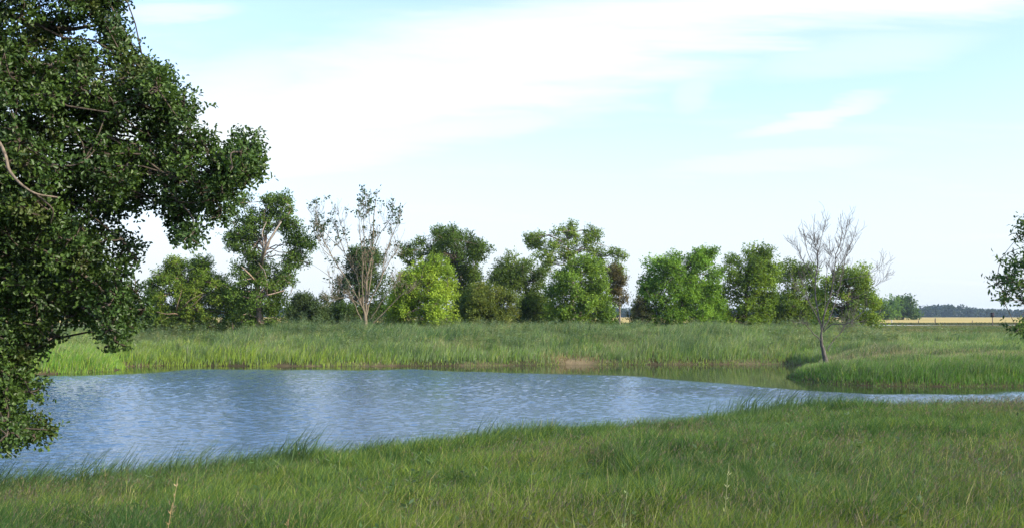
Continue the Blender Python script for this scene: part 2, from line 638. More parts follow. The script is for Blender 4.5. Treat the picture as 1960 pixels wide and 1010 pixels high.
def wedge(n, d0, d1, margin=0.66, power=1.0):
    y = d0 + (d1 - d0) * RNG.random(n) ** power
    x = RNG.uniform(-margin, margin, n) * y
    m_ = int(n * 0.24)              # strips to both sides of the view
    y2 = d0 + (d1 - d0) * RNG.random(m_) ** power
    x2 = RNG.choice((-1, 1), m_) * (margin * y2 + 5.5 * RNG.random(m_))
    return np.concatenate([x, x2]), np.concatenate([y, y2])


# near bank
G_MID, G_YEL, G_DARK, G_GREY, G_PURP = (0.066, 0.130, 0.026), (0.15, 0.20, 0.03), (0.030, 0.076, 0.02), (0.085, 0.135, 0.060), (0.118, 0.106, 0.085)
G_STRAW = (0.30, 0.26, 0.12)
x, y = wedge(720000, 4.3, 24.5, 0.64)
s = shore(x, y)
k = (s > -0.35) & (y < 26)
x, y, s = x[k], y[k], s[k]
n = len(x)
tuft = vnoise(x, y, 0.35, 21, 2)
zone_yel = 1.5 * np.exp(-((x - 0.5) / 1.9) ** 2 - ((y - 7.6) / 1.9) ** 2) + 0.7 * np.exp(-((x - 3.2) / 1.6) ** 2 - ((y - 7.0) / 1.3) ** 2) + 0.6 * sstep(vnoise(x, y, 2.4, 31), 0.55, 0.75)
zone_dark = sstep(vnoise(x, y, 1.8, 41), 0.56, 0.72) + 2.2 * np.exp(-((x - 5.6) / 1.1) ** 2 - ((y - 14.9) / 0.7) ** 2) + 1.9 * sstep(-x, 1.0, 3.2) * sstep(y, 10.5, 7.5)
zone_grey = sstep(vnoise(x, y, 3.0, 51), 0.45, 0.7) * sstep(y, 7, 11) + 0.9 * np.exp(-((x - 4.4) / 2.3) ** 2 - ((y - 10.8) / 1.6) ** 2)
shore_band = np.exp(-(s / 1.0) ** 2)
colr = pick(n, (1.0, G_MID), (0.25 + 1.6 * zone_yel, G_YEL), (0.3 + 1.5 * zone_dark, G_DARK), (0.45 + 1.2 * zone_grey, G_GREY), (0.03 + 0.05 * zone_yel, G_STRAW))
h = (0.16 + 0.26 * tuft ** 1.2) * (0.75 + 0.5 * RNG.random(n)) * (1 + 0.35 * np.clip(zone_dark, 0, 1)) + shore_band * (0.10 + 0.22 * RNG.random(n) ** 2)
wd = (0.0024 + 0.00050 * y) * RNG.uniform(0.7, 1.3, n)
colr = colr * 1.25
gnear = Acc()
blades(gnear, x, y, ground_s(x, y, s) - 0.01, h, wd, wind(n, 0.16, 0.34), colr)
# sedge rim in and along the water
x, y = wedge(80000, 10, 24.8, 0.64)
s = shore(x, y)
k = (np.abs(s - 0.25) < 0.5) & (RNG.random(len(s)) < 0.35 + 1.2 * sstep(vnoise(x, y, 0.9, 61), 0.4, 0.75))
x, y, s = x[k], y[k], s[k]; n = len(x)
big = sstep(vnoise(x, y, 1.6, 62), 0.35, 0.7)
blades(gnear, x, y, ground_s(x, y, s) - 0.02, 0.42 + (0.22 + 0.5 * big) * RNG.random(n), (0.006 + 0.0006 * y) * RNG.uniform(.7, 1.2, n), wind(n, 0.42, 0.16),
       pick(n, (1, (0.05, 0.10, 0.035)), (0.6, (0.075, 0.13, 0.05)), (0.4, G_GREY)))
tag(gnear.build('grass', M_GRASS), 'tall green meadow grass covering the near bank', 'grass', kind='stuff')

# scattered long pale blades
x, y = wedge(5500, 5.2, 13, 0.62)
zl = 0.12 + np.exp(-((x - 0.6) / 2.4) ** 2 - ((y - 7.4) / 2.0) ** 2) + 0.35 * sstep(x, 1, 4)
k = (shore(x, y) > 0.8) & (RNG.random(len(x)) < zl)
x, y = x[k], y[k]; n = len(x)
glong = Acc()
blades(glong, x, y, ground(x, y), RNG.uniform(0.34, 0.60, n), 0.003 + 0.0004 * y, wind(n, 0.2, 0.35), pick(n, (1, (0.20, 0.26, 0.05)), (0.7, (0.27, 0.29, 0.10)), (0.3, (0.36, 0.31, 0.16))), curve=1.2)
tag(glong.build('long_grass', M_GRASS), 'long yellowish blades standing out of the near meadow', 'grass', kind='stuff')

# flowering grass stems with drooping purplish seed heads
x, y = wedge(60000, 4.8, 23.5, 0.64)
s = shore(x, y)
zone = sstep(vnoise(x, y, 2.6, 71), 0.42, 0.66)
k = (s > 0.3) & (RNG.random(len(x)) < (0.03 + 0.40 * zone + 0.22 * np.exp(-((x - 4.0) / 3.5) ** 2 - ((y - 11.5) / 2.2) ** 2)) * sstep(s, 1.0, 3.0))
x, y, s = x[k], y[k], s[k]; n = len(x)
seed = Acc()
zb = ground_s(x, y, s)
hh = RNG.uniform(0.34, 0.56, n)
ln = wind(n, 0.3, 0.25)
cs = pick(n, (1, (0.15, 0.16, 0.06)), (0.6, (0.2, 0.17, 0.09)))
blades(seed, x, y, zb, hh, 0.0015 + 0.0002 * y, ln, cs)
top = np.stack([x, y, zb], 1) + ln * (hh * 0.95)[:, None] + np.array([0, 0, 1]) * (hh * 0.94)[:, None]
for q_ in range(4):
    off = RNG.normal(0, 0.02, (n, 3)); off[:, 2] = -RNG.uniform(0.0, 0.09, n)
    l2 = wind(n, 0.9, 0.6)
    c2 = pick(n, (1, G_PURP), (0.7, (0.17, 0.14, 0.09)), (0.35, (0.2, 0.2, 0.09)))
    blades(seed, top[:, 0] + off[:, 0], top[:, 1] + off[:, 1], top[:, 2] + off[:, 2], RNG.uniform(0.03, 0.07, n), 0.002 + 0.00038 * y, l2, c2, curve=3)
tag(seed.build('seeding_grass', M_GRASS), 'purplish brown seed heads rising above the near bank grass', 'grass', kind='stuff')

# low broad leaved weeds scattered through the near meadow
x, y = wedge(2600, 5.0, 20, 0.62)
s = shore(x, y)
k = (s > 0.8) & (RNG.random(len(x)) < 0.1 + 0.9 * sstep(vnoise(x, y, 1.3, 151), 0.5, 0.7))
x, y, s = x[k], y[k], s[k]; n = len(x); m = 12
zb = ground_s(x, y, s)
forb = Acc()
hh = RNG.uniform(0.16, 0.36, n)
t = RNG.uniform(0.3, 1.0, (n, m)); ang = RNG.uniform(0, 6.283, (n, m))
P_ = np.stack([x[:, None] + 0.08 * t * hh[:, None], y[:, None] + 0 * t, zb[:, None] + hh[:, None] * t], -1).reshape(-1, 3)
A_ = np.stack([np.cos(ang), np.sin(ang), RNG.uniform(-0.1, 0.8, (n, m))], -1).reshape(-1, 3)
N_ = RNG.normal(0, 0.35, (n * m, 3)); N_[:, 2] += 1
C_ = np.repeat(pick(n, (1, (0.075, 0.135, 0.045)), (0.7, (0.10, 0.15, 0.07)), (0.5, (0.06, 0.12, 0.03))), m, 0) * RNG.uniform(0.8, 1.2, (n * m, 1))
A_ = norm(A_); S_ = norm(np.cross(A_, N_))
L_ = RNG.uniform(0.05, 0.12, (n * m, 1)); W_ = L_ * RNG.uniform(0.2, 0.4, (n * m, 1))
V_ = np.stack([P_, P_ + A_ * L_ * .5 + S_ * W_ * .5, P_ + A_ * L_, P_ + A_ * L_ * .5 - S_ * W_ * .5], 1).reshape(-1, 3)
b_ = np.arange(n * m)[:, None] * 4
forb.add(V_, np.concatenate([b_, b_ + 1, b_ + 2, b_ + 3], 1), np.repeat(C_, 4, 0))
tag(forb.build('weeds', M_GRASS), 'low leafy weeds scattered through the near meadow', 'weeds', kind='stuff')

# far bank, peninsula, meadow on the right
G_LIME = (0.14, 0.195, 0.028)
x, y = wedge(640000, 33.5, 62, 0.63)
s = shore(x, y)
k = (s > 0.22 - 0.75 * vnoise(x, y, 1.1, 141)) & (s < 15)
x, y, s = x[k], y[k], s[k]; n = len(x)
left = 1 - sstep(x, -12, -3)
pen = sstep(y + 5.0 * (vnoise(x, y, 2.6, 103) - 0.5), 45.5, 36.5) * sstep(x, 9, 11)
spit = sstep(-x, 18.3, 19.2) * sstep(y, 50, 47.5)
low = np.exp(-s / 1.5)
mot = vnoise(x, y, 1.6, 101)
mot2 = vnoise(x, y, 0.7, 105)
stand = sstep(vnoise(x, y * 1.3, 2.6, 107), 0.5, 0.68) * (1 - low)
meadow = sstep(x, 9, 14) * sstep(y, 38, 43) * (y < 48.5) + sstep(x, 18, 24) * sstep(s, 3, 6)
meadow = np.clip(meadow, 0, 1)
colr = pick(n, (0.9 + 0.8 * pen, (0.075, 0.135, 0.032)), (2.6 * low * left + 0.3 * low * (1 - pen) + 0.25 * mot2, G_LIME),
            (0.45 + 2.0 * (1 - low) * sstep(mot, 0.3, 0.6), (0.115, 0.15, 0.08)), (3.2 * stand + 0.15, (0.042, 0.078, 0.036)),
            (2.2 * pen + 2.2 * spit, (0.062, 0.15, 0.02)), (2.6 * meadow * sstep(vnoise(x + 0.8 * y, y * 1.8, 5.0, 109), 0.42, 0.6) + 0.9 * (1 - low) * sstep(vnoise(x, y * 1.6, 3.6, 113), 0.5, 0.7) + 0.1, (0.145, 0.13, 0.09)), (0.5 * sstep(mot2, 0.5, 0.7) * (1 - low), (0.20, 0.21, 0.075)))
bareg = np.exp(-((x - 3.4) / 1.3) ** 2 - ((y - 50.6) / 0.55) ** 2)
straw = RNG.random(n) < 0.8 * bareg
colr[straw] = np.array([0.17, 0.13, 0.075]) * RNG.uniform(0.7, 1.1, (straw.sum(), 1))
h = (0.26 + 0.38 * mot2 + 0.26 * stand) * (0.7 + 0.6 * RNG.random(n)) * (0.35 + 0.65 * sstep(s, -0.1, 0.7)) * (1 - 0.75 * bareg) * (1 - 0.15 * sstep(x, 9, 13) * (y < 48)) * (1 - 0.35 * meadow) * (0.55 + 0.45 * sstep(s + 0.6 * (mot - 0.5), -0.2, 1.4 * pen)) + 0.12 * left * low
wd = (0.010 + 0.014 * RNG.random(n))
colr = colr * (1.95 - 0.5 * pen)[:, None]
gfar = Acc()
blades(gfar, x, y, ground_s(x, y, s) - 0.02, h, wd, wind(n, 0.18, 0.25), colr)
# dead straw hanging over the muddy edge
x, y = wedge(60000, 33.5, 53, 0.63)
s = shore(x, y)
k = (s > -0.05) & (s < 0.45) & (RNG.random(len(x)) < 0.25 + 0.75 * sstep(vnoise(x, y, 1.1, 111), 0.4, 0.7))
x, y, s = x[k], y[k], s[k]; n = len(x)
blades(gfar, x, y, ground_s(x, y, s) - 0.02, RNG.uniform(0.08, 0.24, n), RNG.uniform(0.015, 0.03, n), wind(n, 0.1, 0.7),
       pick(n, (1, (0.095, 0.075, 0.042)), (0.3, (0.19, 0.15, 0.085)), (0.9, (0.06, 0.075, 0.03))))
tag(gfar.build('bank_grass', M_GRASS), 'tall grass covering the far bank and the peninsula', 'grass', kind='stuff')

# meadow running back to the road
x, y = wedge(260000, 55, 146, 0.62, 0.8)
s = shore(x, y)
k = (s > 12) | ((s > 5) & (x > 20))
x, y, s = x[k], y[k], s[k]; n = len(x)
mot = vnoise(x, y * 0.35, 6, 121)
colr = pick(n, (1.0, (0.10, 0.145, 0.05)), (1.2 * sstep(mot, 0.45, 0.7), (0.20, 0.18, 0.09)), (1.0 * sstep(mot, 0.5, 0.3), (0.05, 0.1, 0.035)), (0.4, (0.13, 0.16, 0.05)), (0.35, (0.17, 0.14, 0.09)))
gm = Acc()
blades(gm, x, y, ground_s(x, y, s) - 0.02, (0.18 + 0.3 * mot) * RNG.uniform(0.7, 1.3, n) * (1 - 0.6 * sstep(y, 90, 140)), 0.00042 * y * RNG.uniform(0.7, 1.6, n), wind(n, 0.15, 0.3), colr)
# dark verge between road and wheat
x = RNG.uniform(-160, 190, 90000); y = np.where(RNG.random(90000) < 0.75, RNG.uniform(153, 194, 90000), RNG.uniform(190, 198, 90000)); n = len(x)
blades(gm, x, y, ground(x, y) - 0.02, RNG.uniform(0.08, 0.3, n), RNG.uniform(0.1, 0.3, n), wind(n, 0.1, 0.3), pick(n, (1, (0.05, 0.07, 0.03)), (0.6, (0.09, 0.09, 0.045))))
tag(gm.build('meadow_grass', M_GRASS), 'paler mixed grass of the meadow running back to the road', 'grass', kind='stuff')


# ------------------------------------------------------------------ leaves
def leaf_quads(acc, pos, axis, nrm, L, W, colr, shape='diamond'):
    n = len(pos)
    axis = norm(axis)
    side = norm(np.cross(axis, nrm))
    up = np.cross(side, axis)
    L = np.broadcast_to(L, (n,))[:, None]; W = np.broadcast_to(W, (n,))[:, None]
    if shape == 'diamond':
        v = np.stack([pos, pos + axis * L * 0.5 + side * W * 0.5 + up * L * 0.05, pos + axis * L, pos + axis * L * 0.5 - side * W * 0.5 + up * L * 0.05], 1).reshape(-1, 3)
        b = np.arange(n)[:, None] * 4
        acc.add(v, np.concatenate([b, b + 1, b + 2, b + 3], 1), np.repeat(colr, 4, 0))
    else:       # folded oval leaf, widest towards the tip
        v = np.stack([pos, pos + axis * L - up * L * 0.08,
                      pos + axis * L * 0.35 + side * W * 0.34 + up * W * 0.22, pos + axis * L * 0.75 + side * W * 0.5 + up * W * 0.2,
                      pos + axis * L * 0.35 - side * W * 0.34 + up * W * 0.22, pos + axis * L * 0.75 - side * W * 0.5 + up * W * 0.2], 1).reshape(-1, 3)
        b = np.arange(n)[:, None] * 6
        acc.add(v, np.concatenate([np.concatenate([b, b + 2, b + 3, b + 1], 1), np.concatenate([b, b + 1, b + 5, b + 4], 1)], 0), np.repeat(colr, 6, 0))


def rand_dir(n):
    return norm(RNG.normal(0, 1, (n, 3)))


def poly_area(p):
    a = 0
    for i in range(len(p)):
        x0, y0 = p[i]; x1, y1 = p[(i + 1) % len(p)]
        a += x0 * y1 - x1 * y0
    return abs(a) / 2


def clump_centres(poly, rc, cover, holes=()):
    P = np.array(poly, float)
    lo, hi = P.min(0), P.max(0)
    area = poly_area(poly)
    want = int(cover * area / (math.pi * rc * rc)) + 3
    out = np.zeros((0, 3))
    # keep the clumps apart in the outline so that they spread evenly but unevenly sized
    cand = RNG.uniform(lo, hi, (want * 30 + 400, 2))
    ok = inside(cand[:, 0], cand[:, 1], poly)
    cand = cand[ok]
    e = seg_dist(cand[:, 0], cand[:, 1], poly)
    keep = e > rc * RNG.uniform(0.05, 0.62, len(e))
    for hx, hy, hr in holes:
        keep &= np.hypot(cand[:, 0] - hx, cand[:, 1] - hy) > hr + rc * 0.6
    cand, e = cand[keep], e[keep]
    return cand[:want], e[:want]


def crown_and_limbs(spec):
    """returns accumulators for crown and trunk; spec in photograph pixels at distance Y"""
    Yd = spec['Y']; px2m = Yd / F
    rc = spec.get('rc', 17); Lpx = spec.get('leaf', 5.5) * (0.8 if 50 < Yd < 100 else 1.0); ratio = spec.get('ratio', 0.55)
    cover = spec.get('cover', 2.6) * 1.35; lai = spec.get('lai', 6.0) * 1.9
    cols = np.array(spec['cols']) * (np.array([1.95, 1.72, 1.15]) if 50 < Yd < 100 else 1.0)
    crown, wood = Acc(), Acc()
    bark = spec.get('bark', (0.13, 0.105, 0.08))
    polys = spec['poly'] if isinstance(spec['poly'][0], list) else [spec['poly']]
    if 50 < Yd < 100:      # these crowns reach the ground behind the bank
        polys = [[(a, b + 22 if b >= 600 else b) for a, b in p] for p in polys]
    trunk_px = spec['trunk']
    tdepth = spec.get('tdepth', 0.0)
    tp = at([p[0] for p in trunk_px], [p[1] for p in trunk_px], np.full(len(trunk_px), Yd + tdepth))
    base = tp[0].copy()
    base[2] = gz(base[0], base[1]) - 0.05
    tp[0] = base
    r0 = spec.get('r0', 0.16) 
    path = smooth_path(tp, 5, 0.0)
    rr = np.linspace(r0, r0 * 0.35, len(path)); rr[0] *= 1.35
    tube(wood, path, rr, 9, bark)
    allc = []
    for poly in polys:
        P = np.array(poly, float)
        width = (P[:, 0].max() - P[:, 0].min())
        T = spec.get('thick', min(0.42 * width * px2m, 3.6 if Yd < 200 else 9))
        cand, e = clump_centres(poly, rc, cover, spec.get('holes', ()))
        E = max(e.max(), 1e-6) if len(e) else 1
        dep = RNG.uniform(-1, 1, len(e)) * T * np.sqrt(np.clip(e / E, 0, 1))
        C = at(cand[:, 0], cand[:, 1], Yd + dep)
        for (cxx, cyy), ee, c3 in zip(cand, e, C):
            allc.append((c3, max(rc * px2m * (c3[1] / Yd) * random.uniform(0.5, 1.3), 0.05)))
    L = Lpx * px2m
    linked = []
    for ci, (c3, r) in enumerate(allc):
        leaf_area = Lpx * Lpx * ratio * 0.5
        m = int(lai * math.pi * (r / px2m) ** 2 / leaf_area / cover)
        ns = max(3, m // 6)
        d = rand_dir(ns)
        d[:, 2] = d[:, 2] * 0.85
        fuzz = 0.4 + 0.75 * RNG.random(ns) ** 0.8 + np.where(RNG.random(ns) < 0.14, RNG.uniform(0, 0.55, ns), 0) * spec.get('wild', 1.0)
        sp = c3 + d * (r * fuzz)[:, None]
        droop = spec.get('droop', 0.0)
        ax = norm(d * 0.8 + rand_dir(ns) * 0.6 + np.array([0, 0, 0.25 - droop]))
        tone = np.array(cols)[RNG.choice(len(cols), p=spec.get('w'))]
        tone = tone * random.uniform(0.82, 1.18)
        K = 6
        t = (np.arange(K) / K)[None, :, None]
        pos = sp[:, None, :] + ax[:, None, :] * (t - 0.3) * L * 2.6 + RNG.normal(0, L * 0.25, (ns, K, 3))
        lax = norm(ax[:, None, :] * 0.5 + rand_dir(ns * K).reshape(ns, K, 3) * 0.9)
        nr = norm(d[:, None, :] * 0.7 + rand_dir(ns * K).reshape(ns, K, 3) * 0.7 + np.array([0, 0, 0.55]))
        cl = tone[None, None, :] * RNG.uniform(0.7, 1.3, (ns, K, 1)) * np.array([1, 1, 1]) + np.zeros((ns, K, 3))
        N = ns * K
        leaf_quads(crown, pos.reshape(N, 3), lax.reshape(N, 3), nr.reshape(N, 3), L * RNG.uniform(0.7, 1.3, N), L * ratio * RNG.uniform(0.8, 1.2, N), cl.reshape(N, 3), spec.get('shape', 'diamond'))
        # a branch from the trunk to this clump, twigs to some sprigs
        if random.random() < spec.get('limbs', 0.5) or not linked:
            j = int(np.argmin(np.linalg.norm(path - c3, axis=1) + np.where(path[:, 2] > c3[2] - 0.1 * r, 5 * r, 0) + np.where(np.arange(len(path)) < len(path) * 0.35, 3 * r, 0)))
            a = path[j]
            mid = (a + c3) / 2 + np.array([0, 0, 0.12 * np.linalg.norm(c3 - a)]) + RNG.normal(0, 0.06 * np.linalg.norm(c3 - a) + 1e-4, 3)
            pth = smooth_path([a, mid, c3], 4, 0.02 * np.linalg.norm(c3 - a))
            rb = min(rr[j] * 0.55, spec.get('limb_r', r0 * 0.35))
            tube(wood, pth, np.linspace(rb, rb * 0.3, len(pth)), 5, bark)
        else:
            a = min(linked, key=lambda q_: float(np.sum((q_ - c3) ** 2)))
            mid = (a + c3) / 2 + RNG.normal(0, 0.08 * np.linalg.norm(c3 - a) + 1e-4, 3)
            pth = smooth_path([a, mid, c3], 3)
            tube(wood, pth, np.linspace(spec.get('link_r', r0 * 0.13), spec.get('link_r', r0 * 0.13) * 0.45, len(pth)), 4, bark)
        linked.append(c3)
        for q_ in range(spec.get('twigs', 3)):
            i_ = random.randrange(ns)
            pth = smooth_path([c3, (c3 + sp[i_]) / 2 + RNG.normal(0, 0.1 * r, 3), sp[i_]], 2)
            tube(wood, pth, np.linspace(min(r0 * 0.10, 0.012), 0.005, len(pth)), 3, bark)
    for extra in spec.get('extra', ()):     # limbs one can see: list of (points, start radius, colour)
        pts = at([p[0] for p in extra[0]], [p[1] for p in extra[0]], np.array([Yd + tdepth + (p[2] if len(p) > 2 else 0) for p in extra[0]]))
        pth = smooth_path(pts, 5, 0.0)
        tube(wood, pth, np.linspace(extra[1], extra[1] * 0.35, len(pth)), 6, extra[2] if len(extra) > 2 else bark)
    return crown, wood, base


def tree(name, label, cat='tree', group=None, mat=None, **spec):
    crown, wood, base = crown_and_limbs(spec)
    root = empty(name, base)
    tag(root, label, cat, group)
    wood.build('trunk', M_BARK, base, root, smooth=True)
    crown.build('crown', mat or M_LEAF, base, root)
    return root


# ------------------------------------------------------------------ the big oak on the left
OAK = [[(-420, -520), (120, -460), (215, -220), (255, -40), (268, 30), (262, 100), (300, 118), (334, 126), (324, 165), (362, 192), (374, 232), (424, 262),
        (434, 296), (470, 256), (512, 300), (506, 338), (474, 348), (442, 382), (424, 440), (392, 425), (372, 462), (345, 478), (338, 430), (305, 402), (272, 415),
        (268, 470), (272, 520), (290, 590), (268, 632), (240, 640), (218, 672), (190, 628), (128, 630), (140, 655), (90, 675), (58, 700), (22, 735),
        (50, 757), (40, 786), (80, 810), (70, 836), (30, 846), (-20, 846), (-60, 866), (-300, 820), (-520, 560), (-560, 100)],
       [(415, 330), (432, 290), (465, 258), (490, 285), (496, 305), (488, 338), (460, 350), (430, 375)], [(340, 430), (380, 425), (372, 462), (345, 480), (332, 460)],
       [(-20, 795), (30, 785), (70, 805), (112, 815), (92, 840), (40, 850), (-20, 848)], [(-20, 700), (45, 695), (62, 752), (50, 785), (-20, 800)],
       [(190, 600), (240, 600), (245, 640), (218, 675), (196, 650)], [(285, 135), (334, 122), (326, 165), (300, 180)], [(330, 195), (365, 190), (374, 232), (345, 240)]]
tree('oak_tree', 'large dark green oak leaning into the picture over the near water, nearest tree of all', mat=M_OAK, Y=11.0, poly=OAK,
     trunk=[(-330, 900), (-320, 700), (-300, 450), (-250, 200), (-200, -100), (-150, -350)], r0=0.34, bark=(0.075, 0.062, 0.048), rc=26, leaf=8.6, ratio=0.6, cover=3.6, lai=4.4, wild=1.0,
     thick=1.9, limbs=0.12, twigs=5, shape='leaf', limb_r=0.03, link_r=0.013,
     holes=((132, 285, 12), (250, 235, 10), (75, 225, 8), (118, 150, 6), (95, 100, 8), (188, 78, 10), (60, 45, 6), (160, 240, 6), (215, 160, 5), (240, 30, 6), (20, 55, 6)),
     cols=[(0.045, 0.088, 0.018), (0.060, 0.108, 0.020), (0.034, 0.068, 0.017), (0.066, 0.092, 0.021)], w=[0.35, 0.3, 0.25, 0.1],
     extra=[([(-120, 100, 0), (-6, 265, -1.6), (20, 330, -1.9), (62, 368, -2.0), (110, 378, -1.9)], 0.022, (0.17, 0.135, 0.1)),
            ([(62, 368, -2.0), (100, 400, -1.8), (97, 428, -1.7)], 0.014),             
            ([(-250, 250, 0), (0, 260, 0.2), (200, 320, 0.2), (330, 335, 0.1), (420, 325, 0), (450, 318, 0)], 0.035), ([(-200, -100, 0), (0, 20, 0), (110, 55, 0), (180, 50, 0)], 0.05),
            ([(-290, 420, 0), (-100, 430, -0.3), (60, 470, -0.4), (200, 560, -0.3), (220, 650, -0.2)], 0.04),
            ([(-310, 600, 0), (-120, 640, -0.5), (-20, 760, -0.6), (20, 812, -0.6), (90, 822, -0.6)], 0.022)])

# tree at the right edge of the frame
tree('pecan_tree', 'sparse tufted green tree reaching in from the right edge', Y=27.0,
     poly=[[(1893, 562), (1912, 500), (1920, 468), (1945, 436), (2000, 395), (2150, 330), (2400, 380), (2450, 600), (2250, 640), (2050, 610), (1965, 600), (1945, 578), (1915, 576)],
           [(1930, 638), (1940, 602), (1975, 590), (2030, 600), (2020, 640), (1960, 640)]],
     trunk=[(2230, 700), (2225, 620), (2200, 520), (2180, 420), (2170, 360)], r0=0.2, rc=10, leaf=9.5, ratio=0.42, cover=0.7, lai=1.25, thick=1.5, limbs=0.6, twigs=3, limb_r=0.022, link_r=0.012,
     cols=[(0.065, 0.115, 0.032), (0.045, 0.09, 0.03), (0.08, 0.135, 0.036)],
     extra=[([(2210, 540, 0), (2080, 540, 0), (1980, 548, 0), (1915, 558, 0)], 0.03), ([(2190, 480, 0), (2060, 500, .3), (1970, 500, .3), (1925, 515, .2)], 0.025),
            ([(2215, 590, 0), (2080, 600, 0), (1990, 612, 0), (1950, 622, 0)], 0.022)])

# ------------------------------------------------------------------ trees beyond the pond
GRP = 'trees in the row beyond the far bank'
DK = [(0.030, 0.058, 0.020), (0.038, 0.070, 0.022), (0.024, 0.046, 0.018)]
MD = [(0.055, 0.105, 0.024), (0.068, 0.125, 0.028), (0.042, 0.082, 0.022)]
BR = [(0.095, 0.180, 0.026), (0.115, 0.205, 0.030), (0.075, 0.150, 0.026)]
LM = [(0.150, 0.225, 0.030), (0.180, 0.255, 0.036), (0.115, 0.185, 0.028)]
OL = [(0.060, 0.090, 0.028), (0.045, 0.075, 0.026), (0.075, 0.100, 0.03)]
TAN = (0.22, 0.155, 0.11)

tree('leafy_tree', 'dark tree on the left spit whose trunk stands behind the oak leaves', group=GRP, Y=46.5,
     poly=[[(-120, 560), (-90, 440), (0, 390), (110, 400), (190, 450), (215, 520), (200, 590), (100, 605), (-60, 600)]],
     trunk=[(97, 705), (96, 640), (98, 560), (100, 470)], r0=0.19, cols=MD, rc=20, leaf=6, bark=(0.17, 0.12, 0.09))
tree('bush', 'low dark bush between the oak and the spreading tree', 'bush', Y=63.0, group=GRP,
     poly=[[(170, 640), (190, 575), (230, 550), (275, 545), (300, 575), (305, 610), (298, 636), (230, 642)]],
     trunk=[(235, 640), (238, 600)], r0=0.1, cols=DK, rc=15, leaf=5)
tree('spreading_tree', 'low wide spreading tree with a short tan trunk and forking limbs', group=GRP, Y=58.0,
     poly=[[(262, 612), (278, 560), (296, 528), (330, 512), (372, 508), (402, 512), (426, 528), (446, 560), (448, 602), (420, 616), (380, 610), (350, 616), (300, 624)],
           [(310, 520), (322, 498), (345, 488), (352, 515)], [(360, 515), (375, 496), (392, 490), (402, 500), (398, 520)]],
     trunk=[(333, 640), (338, 618), (344, 590), (350, 560)], r0=0.30, bark=TAN, cols=[(0.062, 0.112, 0.026), (0.08, 0.13, 0.028), (0.045, 0.085, 0.024)], rc=11, leaf=4.6, cover=3.0, lai=5.6, limbs=0.35, droop=0.1,
     extra=[([(340, 610, -.5), (338, 600, -2.0), (318, 600, -2.4), (300, 596, -2.4)], 0.04, TAN), ([(342, 598, -.5), (352, 585, -2.3), (366, 572, -2.5), (390, 560, -2.5)], 0.035, TAN),
            ([(340, 600, -.5), (338, 590, -2.2), (345, 565, -2.5), (348, 553, -2.5)], 0.03, TAN), ([(344, 602, -.5), (362, 590, -2.3), (378, 575, -2.6), (388, 565, -2.6)], 0.03, TAN)])
tree('forked_tree', 'tall tree with a pale forked trunk and broken glossy crown beside the oak', group=GRP, Y=57.0,
     poly=[[(498, 440), (495, 395), (505, 374), (528, 362), (550, 372), (566, 398), (572, 432), (556, 452), (535, 440), (520, 452)],
           [(424, 445), (438, 410), (448, 372), (470, 366), (488, 384), (496, 420), (500, 470), (490, 505), (466, 500), (440, 470)],
           [(548, 470), (570, 448), (592, 444), (603, 470), (598, 505), (588, 520), (560, 510)],
           [(426, 600), (430, 535), (455, 505), (490, 500), (530, 500), (555, 505), (580, 520), (576, 545), (556, 545), (545, 580), (540, 612), (440, 614)]],
     trunk=[(499, 625), (497, 590), (493, 545), (500, 500), (508, 480)], r0=0.24, bark=(0.27, 0.20, 0.16), cols=[(0.048, 0.092, 0.026), (0.062, 0.112, 0.032), (0.036, 0.070, 0.022)], rc=12, leaf=5.6, cover=1.7, lai=3.8, limbs=0.2, limb_r=0.05,
     extra=[([(500, 505, 0), (505, 482, -1.6), (515, 462, -2.0), (528, 440, -2.0), (538, 425, -1.6)], 0.12, (0.25, 0.215, 0.18)), ([(502, 500, 0), (504, 470, -1.4), (502, 445, -1.5), (510, 425, -1.2)], 0.07, (0.25, 0.215, 0.18)),
            ([(496, 570, 0), (508, 565, -2.2), (520, 562, -2.4), (545, 555, -2.0)], 0.06), ([(494, 545, 0), (478, 525, -2.0), (462, 510, -2.0)], 0.07, (0.3, 0.22, 0.16))])
tree('shrub', 'dark low shrub between the forked tree and the half bare tree', 'bush', Y=66.0, group=GRP,
     poly=[[(545, 616), (552, 585), (575, 560), (592, 568), (610, 558), (632, 574), (648, 590), (650, 616)]], trunk=[(600, 616), (600, 590)], r0=0.08,
     cols=[(0.034, 0.060, 0.030), (0.028, 0.05, 0.026)], rc=12, leaf=4.5, cover=2.3)
tree('round_tree', 'dark rounded tree standing right behind the half bare tree', group=GRP, Y=72.0,
     poly=[[(628, 616), (634, 565), (652, 540), (660, 500), (680, 474), (706, 470), (726, 488), (738, 512), (748, 545), (742, 580), (738, 616)]], trunk=[(690, 616), (692, 560), (695, 510)],
     cols=DK, rc=14, leaf=4.8, cover=2.1, lai=4.6)
tree('willow', 'yellow green rounded tree right of the half bare tree', group=GRP, Y=59.0,
     poly=[[(745, 618), (742, 590), (752, 560), (764, 530), (784, 506), (810, 500), (832, 492), (854, 504), (868, 530), (878, 562), (874, 590), (882, 616)]], trunk=[(815, 616), (816, 580), (818, 540)],
     cols=[(0.112, 0.185, 0.034), (0.130, 0.205, 0.038), (0.085, 0.15, 0.03)], rc=12, leaf=5.2, cover=3.4, lai=7, limbs=0.3)
